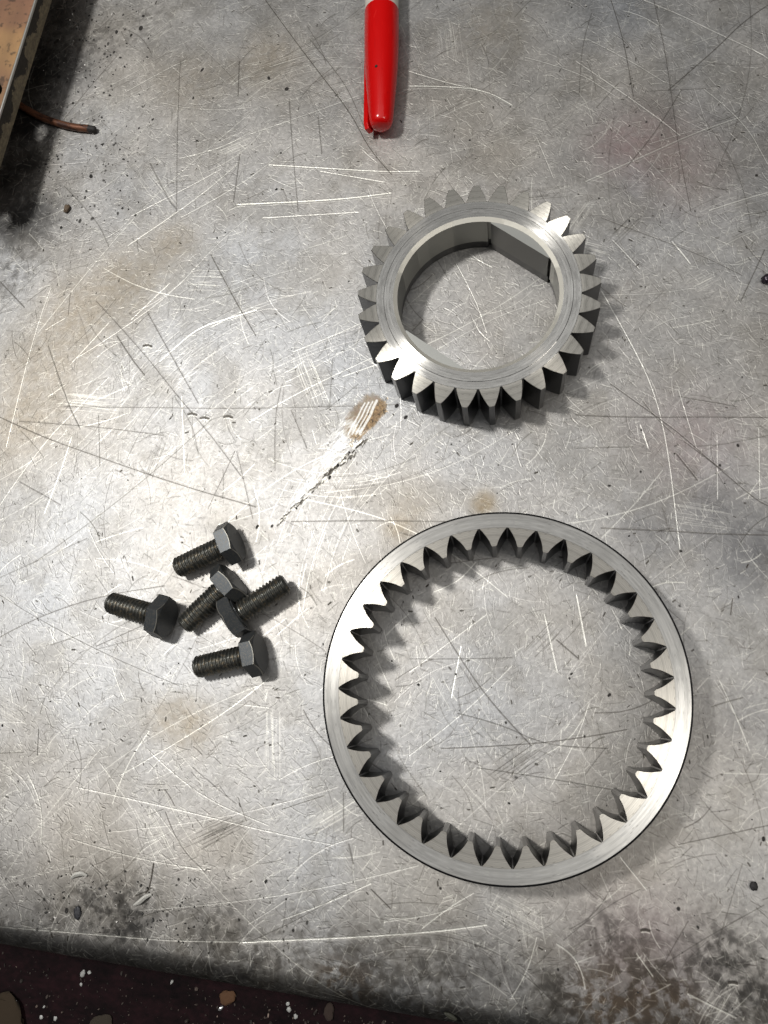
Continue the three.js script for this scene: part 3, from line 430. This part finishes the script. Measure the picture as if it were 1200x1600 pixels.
// ------------------------------------------------------------------ the brown plate on its block, far left
const PTOP = .030, PTH = .010;
{
  const A = at(55, 0, PTOP), B = at(0, 175, PTOP), d = B.clone().sub(A).setY(0).normalize();   // along the edge towards the viewer
  const nrm = new THREE.Vector3(-d.z, 0, d.x); if (nrm.x < 0) nrm.negate();                     // outwards, to the right
  const corner = A.clone().addScaledVector(d, (-.212 - A.z) / d.z);
  const t = thing('brown_plate', 'brown speckled plate with a worn dark edge standing proud of the bench', 'plate', [corner.x, 0, corner.z]);
  t.rotation.y = Math.atan2(-nrm.z, nrm.x);                                                     // local +x = outwards, local -z = along the edge away
  const W = .12, D = .16, sh = new THREE.Shape(), r = .006; // shape x -> local x, shape y -> away from the viewer
  sh.moveTo(-W, 0); sh.lineTo(-r, 0); sh.quadraticCurveTo(0, 0, 0, r); sh.lineTo(0, D); sh.lineTo(-W, D); sh.closePath();
  const toLocal = (p) => { const v = p.clone().sub(t.position).applyAxisAngle(new THREE.Vector3(0, 1, 0), -t.rotation.y); return [v.x, -v.z]; };
  for (const [u, v, rad] of [[-12, 140, .0042], [-74, 286, .0045]]) { const [hx, hy] = toLocal(at(u, v, PTOP)); const h = new THREE.Path(); h.absarc(hx, hy, rad, 0, 2 * Math.PI, true); sh.holes.push(h); }
  const N = 512, cc = canvas(N, N), k = cc.getContext('2d'), im = k.createImageData(N, N);
  for (let j = 0; j < N; j++) for (let i = 0; i < N; i++) { const a = fbm(i / 40, j / 90, 3, 5), b = fbm(i / 7, j / 7, 13, 4), w = smooth(.35, .65, fbm(i / 110, j / 110, 19, 3)), sp = smooth(.6, .75, b) * .35; let c = [lerp(128, 158, w), lerp(92, 122, w), lerp(70, 82, w)].map((q) => q * (.78 + a * .36) * (1 - sp)); im.data.set([...c, 255], (j * N + i) * 4); }
  k.putImageData(im, 0, 0); const pt = canvasTexture(cc, true); pt.repeat.set(6, 6); pt.offset.set(.3, .37);
  const topMat = new THREE.MeshStandardMaterial({ map: pt, roughness: .62, bumpMap: pt, bumpScale: .0004 });
  const b0 = (i, j) => fbm(i / 6, j / 6, 33, 2); const dark = canvas(512, 128), e = dark.getContext('2d'), ie = e.createImageData(512, 128);
  for (let j = 0; j < 128; j++) for (let i = 0; i < 512; i++) { const edge = .55 + (fbm(i / 55, 2, 7, 3) - .5) * 1.1 + (b0(i, j) - .5) * .25, y = j / 128, b = fbm(i / 9, j / 9, 3, 4), m = smooth(edge - .03, edge + .03, y), L = [lerp(44, 112, m), lerp(39, 102, m), lerp(32, 82, m)].map((q) => q * (.7 + b * .6)); ie.data.set([...L, 255], (j * 512 + i) * 4); }
  e.putImageData(ie, 0, 0); const st = canvasTexture(dark, true);
  const sideMat = new THREE.MeshStandardMaterial({ map: st, roughness: .6, metalness: .2 });
  const g = new THREE.ExtrudeGeometry(sh, { depth: PTH - .0008, bevelEnabled: false, curveSegments: 20 }); g.rotateX(-Math.PI / 2); g.translate(0, PTOP - PTH, 0);
  { const p = g.attributes.position, nn = g.attributes.normal, uv = g.attributes.uv; for (let i = 0; i < p.count; i++) if (Math.abs(nn.getY(i)) < .5) uv.setXY(i, (p.getZ(i) - p.getX(i)) / .07, (p.getY(i) - PTOP + PTH) / PTH); }
  const body = part('plate_body', g, [topMat, sideMat], t);
  // bright worn arris along the visible edge and front
  const pts = [[-W, 0], [-r, 0], [-r * .3, r * .3], [0, r], [0, D]].map(([x, y]) => new THREE.Vector3(x - .0003, PTOP - .0007, -y - .0003 * (x < -.001 ? 1 : 0)));
  const crv = new THREE.CurvePath(); for (let i = 0; i < pts.length - 1; i++) crv.add(new THREE.LineCurve3(pts[i], pts[i + 1]));
  part('worn_edge', new THREE.TubeGeometry(crv, 60, .00065, 8), new THREE.MeshStandardMaterial({ color: new THREE.Color(.62, .6, .55), metalness: .9, roughness: .4 }), t);
  const foot = new THREE.BoxGeometry(.05, PTOP - PTH - .0004, .12); foot.translate(-.075, (PTOP - PTH) / 2 + .0001, -.085); part('support_block', foot, sideMat, t);
}
// copper wire that comes out from under the plate
{
  const w = thing('copper_wire', 'short bent copper wire with a blackened end sticking out from under the plate', 'wire');
  const c = new THREE.CatmullRomCurve3([at(-20, 140, .004), at(8, 150, .0035), at(34, 166, .0028), at(62, 182, .0023), at(92, 193, .002), at(118, 199, .002), at(139, 201, .002)]);
  const N = 128, cc = canvas(N, N), k = cc.getContext('2d'), im = k.createImageData(N, N);
  for (let j = 0; j < N; j++) for (let i = 0; i < N; i++) { const a = fbm(i / 8, j / 30, 3, 4), b = smooth(.55, .75, a); im.data.set([lerp(112, 62, b), lerp(74, 40, b), lerp(54, 32, b), 255], (j * N + i) * 4); }
  k.putImageData(im, 0, 0);
  part('strand', new THREE.TubeGeometry(c, 48, .00165, 14), new THREE.MeshStandardMaterial({ map: canvasTexture(cc, true), metalness: .5, roughness: .5 }), w);
  const e = new THREE.CatmullRomCurve3([at(135, 200.5, .002), at(141, 201.5, .002), at(146, 202, .0018)]);
  part('burnt_end', mergeGeometries([new THREE.TubeGeometry(e, 8, .0016, 12), new THREE.SphereGeometry(.0016, 12, 8).translate(...at(146, 202, .0018).toArray())]), new THREE.MeshStandardMaterial({ color: new THREE.Color(.015, .013, .012), roughness: .7 }), w);
}

// ------------------------------------------------------------------ crumbs, chips and grit
function lump(seed, r, sx, sy, sz, rough = .28) {
  let g = new THREE.IcosahedronGeometry(r, 4); g.deleteAttribute('normal'); g.deleteAttribute('uv'); g = mergeVertices(g, 1e-7); const p = g.attributes.position, v = new THREE.Vector3();
  for (let i = 0; i < p.count; i++) { v.fromBufferAttribute(p, i); const n = v.clone().normalize(), k = 1 + (fbm(n.x * 2 + 9, n.y * 2 + n.z * 1.7 + 9, seed, 3) - .5) * rough * 3; v.multiplyScalar(k); p.setXYZ(i, v.x * sx, v.y * sy, v.z * sz); }
  g.computeVertexNormals(); return g;
}
const std = (r, g, b, rough = .7, metal = 0) => new THREE.MeshStandardMaterial({ color: new THREE.Color(r, g, b), roughness: rough, metalness: metal });
function crumb(name, label, cat, u, v, y, r, s, mat, seed, group) { const p = at(u, v, y); const m = part(name, lump(seed, r, ...s), mat); m.position.set(p.x, y + r * s[1] * .8, p.z); m.rotation.y = seed; return tag(m, label, cat, group); }
crumb('pebble', 'tiny brown pebble near the shadow of the plate', 'pebble', 106, 327, 0, .0017, [.8, .7, 1.15], std(.12, .085, .055), 3);
crumb('dark_nugget', 'shiny black nugget at the right hand border', 'nugget', 1198, 438, 0, .0022, [1, .8, 1.1], std(.03, .022, .03, .25, .5), 5);
crumb('black_crumb', 'small round black crumb right of the ring gear low on the bench', 'crumb', 1177, 1384, 0, .0013, [1, .5, 1.1], std(.02, .018, .018), 7);
crumb('black_crumb', 'flat oval black crumb near the bench front edge on the left', 'crumb', 122, 1425, 0, .0016, [1.4, .4, .8], std(.03, .03, .035, .5), 8);
crumb('black_crumb', 'long dark crumb lying at the very bottom border of the bench', 'crumb', 704, 1587, 0, .0012, [1.8, .5, .7], std(.03, .03, .02), 9);
crumb('ochre_lump', 'large ochre lump on the dark ledge in the bottom left corner', 'lump', 4, 1612, LEDGE_Y, .0125, [1.25, .16, 1], std(.03, .019, .009, .95), 11);
crumb('ochre_lump', 'small pale ochre lump on the dark ledge near the bottom border', 'lump', 157, 1606, LEDGE_Y, .0045, [.9, .2, 1.3], std(.032, .024, .016, .95), 12);
crumb('orange_chip', 'orange brown chip on the ledge just under the bench edge', 'chip', 356, 1558, LEDGE_Y, .003, [1.1, .3, .9], std(.09, .042, .018, .9), 13);
crumb('rusty_chip', 'dull brown chip on the ledge right of the orange chip', 'chip', 515, 1579, LEDGE_Y, .0026, [1.3, .3, .8], std(.03, .018, .013, .9), 14);
{
  const list = [[130, 1521, .0019, 'biggest white chip on the dark ledge'], [140, 1519, .0011, 'small white chip right beside the biggest white chip'], [127, 1538, .0008, 'tiny white chip just in front of the biggest white chip'], [269, 1534, .0011, 'white chip on the ledge close under the bench edge, left of the orange chip'], [65, 1589, .0011, 'white chip on the ledge right of the large ochre lump'], [87, 1591, .001, 'pale chip on the ledge between the two ochre lumps'], [69, 1573, .0008, 'tiny white chip above the one by the ochre lump'], [452, 1577, .0013, 'white chip on the ledge left of the dull brown chip'], [450, 1568, .0009, 'tiny white chip just behind the one left of the dull brown chip'], [345, 1575, .0014, 'flat silver chip in front of the orange chip'], [462, 1588, .0012, 'white chip nearest the bottom border, left of the dull brown chip']];
  const mat = std(.36, .36, .34, .4), sil = std(.7, .7, .7, .3, .8);
  list.forEach(([u, v, r, label], i) => crumb('metal_chip', label, 'chip', u, v, LEDGE_Y, r * .7, [1.1, .5, .7 + (i % 3) * .3], i === 9 ? sil : mat, 20 + i, 'pale chips on the dark ledge'));
}
// curled metal shavings by the front edge
function shaving(label, pix, w, h) {
  const s = new Soup(), p = pix.map(([u, v]) => at(u, v)), crv = new THREE.CatmullRomCurve3(p.map((q, i) => new THREE.Vector3(q.x, .0004 + h * Math.sin(Math.PI * i / (p.length - 1)), q.z))), n = 24;
  const ring = (t) => { const c = crv.getPoint(t), d = crv.getTangent(t), sd = new THREE.Vector3(-d.z, 0, d.x).normalize(), k = w * (.35 + .65 * Math.sin(Math.PI * clamp(t * .9 + .05))), up = .0002; return [[-k, 0], [0, .0007], [k, 0], [0, .0004]].map(([a, b]) => [c.x + sd.x * a, c.y + b, c.z + sd.z * a]); };
  for (let i = 0; i < n; i++) { const A = ring(i / n), B = ring((i + 1) / n); for (let j = 0; j < 4; j++) s.quad(A[j], B[j], B[(j + 1) % 4], A[(j + 1) % 4]); }
  const m = part('metal_shaving', s.build(), std(.82, .8, .74, .45, .3)); tag(m, label, 'shaving', 'curled metal shavings'); return m;
}
shaving('bright curled shaving by a dark scratch near the front edge', [[210, 1414], [220, 1408], [230, 1400], [238, 1397]], .0008, .0012);
shaving('small curled shaving on the left, behind the dirty patch', [[112, 1372], [120, 1366], [130, 1364], [137, 1368]], .0008, .0014);
// fine grit, too many to count
{
  const R = rng(404), g = new THREE.IcosahedronGeometry(1, 0), n = 520, im = new THREE.InstancedMesh(g, new THREE.MeshStandardMaterial({ color: 0xffffff, roughness: .6 }), n), m = new THREE.Matrix4(), q = new THREE.Quaternion(), e = new THREE.Euler();
  for (let i = 0; i < n; i++) {
    const k = R(); let u, v; if (k < .45) { u = 40 + R() * 150 + R() * 60; v = R() * 330; } else if (k < .75) { u = 60 + R() * 260; v = 1370 + R() * 120; } else { u = R() * 1200; v = R() * 1590; }
    const p = at(u, v), d = R(), sz = .00016 + R() * R() * .00042; if (edgeDist(p.x, p.z) < .012) { p.x = -.15; p.z = .05; }
    m.compose(new THREE.Vector3(p.x, sz * .5, p.z), q.setFromEuler(e.set(R() * 6, R() * 6, R() * 6)), new THREE.Vector3(sz * (1 + R() * .8), sz * .7, sz)); im.setMatrixAt(i, m);
    const b = d < .75 ? .02 + R() * .03 : .5 + R() * .35; im.setColorAt(i, new THREE.Color(b, b * .96, b * .9));
  }
  im.name = 'grit'; im.castShadow = im.receiveShadow = true; im.userData = { label: 'fine dark and pale grit strewn over the bench', category: 'grit', kind: 'stuff' }; scene.add(im);
}

{
  const R = rng(505), n = 420, im = new THREE.InstancedMesh(new THREE.IcosahedronGeometry(1, 0), new THREE.MeshStandardMaterial({ color: 0xffffff, roughness: .8 }), n), m = new THREE.Matrix4(), q = new THREE.Quaternion(), e = new THREE.Euler();
  for (let i = 0; i < n; i++) {
    const u = R() * 620, p = at(u, lerp(1485 + u * .18, 1640, R()), LEDGE_Y), sz = .00018 + R() * R() * R() * .0011, d = R(), b = d < .8 ? .015 + R() * .04 : d < .98 ? .05 + R() * .07 : .25;
    m.compose(p.setY(LEDGE_Y + sz * .4), q.setFromEuler(e.set(R() * 6, R() * 6, R() * 6)), new THREE.Vector3(sz * (1 + R()), sz * .7, sz)); im.setMatrixAt(i, m); im.setColorAt(i, new THREE.Color(b * 1.1, b * .82, b * .68));
  }
  im.name = 'ledge_grit'; im.castShadow = im.receiveShadow = true; im.userData = { label: 'dark dirt and grit lying on the ledge below the bench edge', category: 'grit', kind: 'stuff' }; scene.add(im);
}

// ------------------------------------------------------------------ the lamps and an added fill panel
{
  const l = thing('work_lamp', 'square work lamp above the bench, out of the picture', 'lamp', LAMP.toArray());
  l.lookAt(LAMP_AIM);
  const housing = new THREE.BoxGeometry(.13, .13, .05); housing.translate(0, 0, -.03); part('lamp_housing', housing, std(.05, .05, .05), l);
  const face = part('lamp_lens', new THREE.BoxGeometry(LAMP_SIZE, LAMP_SIZE, .002), new THREE.MeshStandardMaterial({ color: 0x222222, emissive: new THREE.Color(1, .97, .9), emissiveIntensity: 2 }), l); face.position.z = -.002;
  const A = new THREE.RectAreaLight(new THREE.Color(1, .99, .965), LAMP_POWER, LAMP_SIZE, LAMP_SIZE); A.name = 'work_lamp_light'; A.position.copy(LAMP).addScaledVector(LAMP_AIM.clone().sub(LAMP).normalize(), .003); A.lookAt(LAMP_AIM); scene.add(A);
  const SP = new THREE.Vector3(.85, 1.15, .2), sl = thing('side_lamp', 'square diffused side lamp to the right of the bench, out of the picture', 'lamp', SP.toArray()); sl.lookAt(0, 0, -.05);
  part('lamp_housing', new THREE.BoxGeometry(.4, .4, .05).translate(0, 0, -.03), std(.05, .05, .05), sl);
  part('lamp_lens', new THREE.BoxGeometry(.36, .36, .002).translate(0, 0, -.002), new THREE.MeshStandardMaterial({ color: 0x222222, emissive: new THREE.Color(1, .97, .92), emissiveIntensity: 1 }), sl);
  const C = new THREE.RectAreaLight(new THREE.Color(1, .96, .9), SIDE_POWER, .36, .36); C.name = 'side_lamp_light'; C.position.copy(SP).addScaledVector(SP.clone().negate().normalize(), .003); C.lookAt(0, 0, -.05); scene.add(C);
  const W = 2.6, D = 3, c = thing('fill_panel', 'wide unseen glowing panel added overhead as soft fill, out of the picture', 'lamp', [.2, 2.6, -.3]);  // unseen panel added as soft overhead fill light
  part('light_panel', new THREE.BoxGeometry(W, .02, D).translate(0, .015, 0), new THREE.MeshStandardMaterial({ color: 0x888888, emissive: new THREE.Color(1, 1, 1), emissiveIntensity: .3 }), c);
  const B = new THREE.RectAreaLight(new THREE.Color(.96, .98, 1), FILL_POWER, W, D); B.name = 'fill_panel_light'; B.position.set(.2, 2.6, -.3); B.lookAt(.2, 0, -.3); scene.add(B);
}
renderer.render(scene, camera);
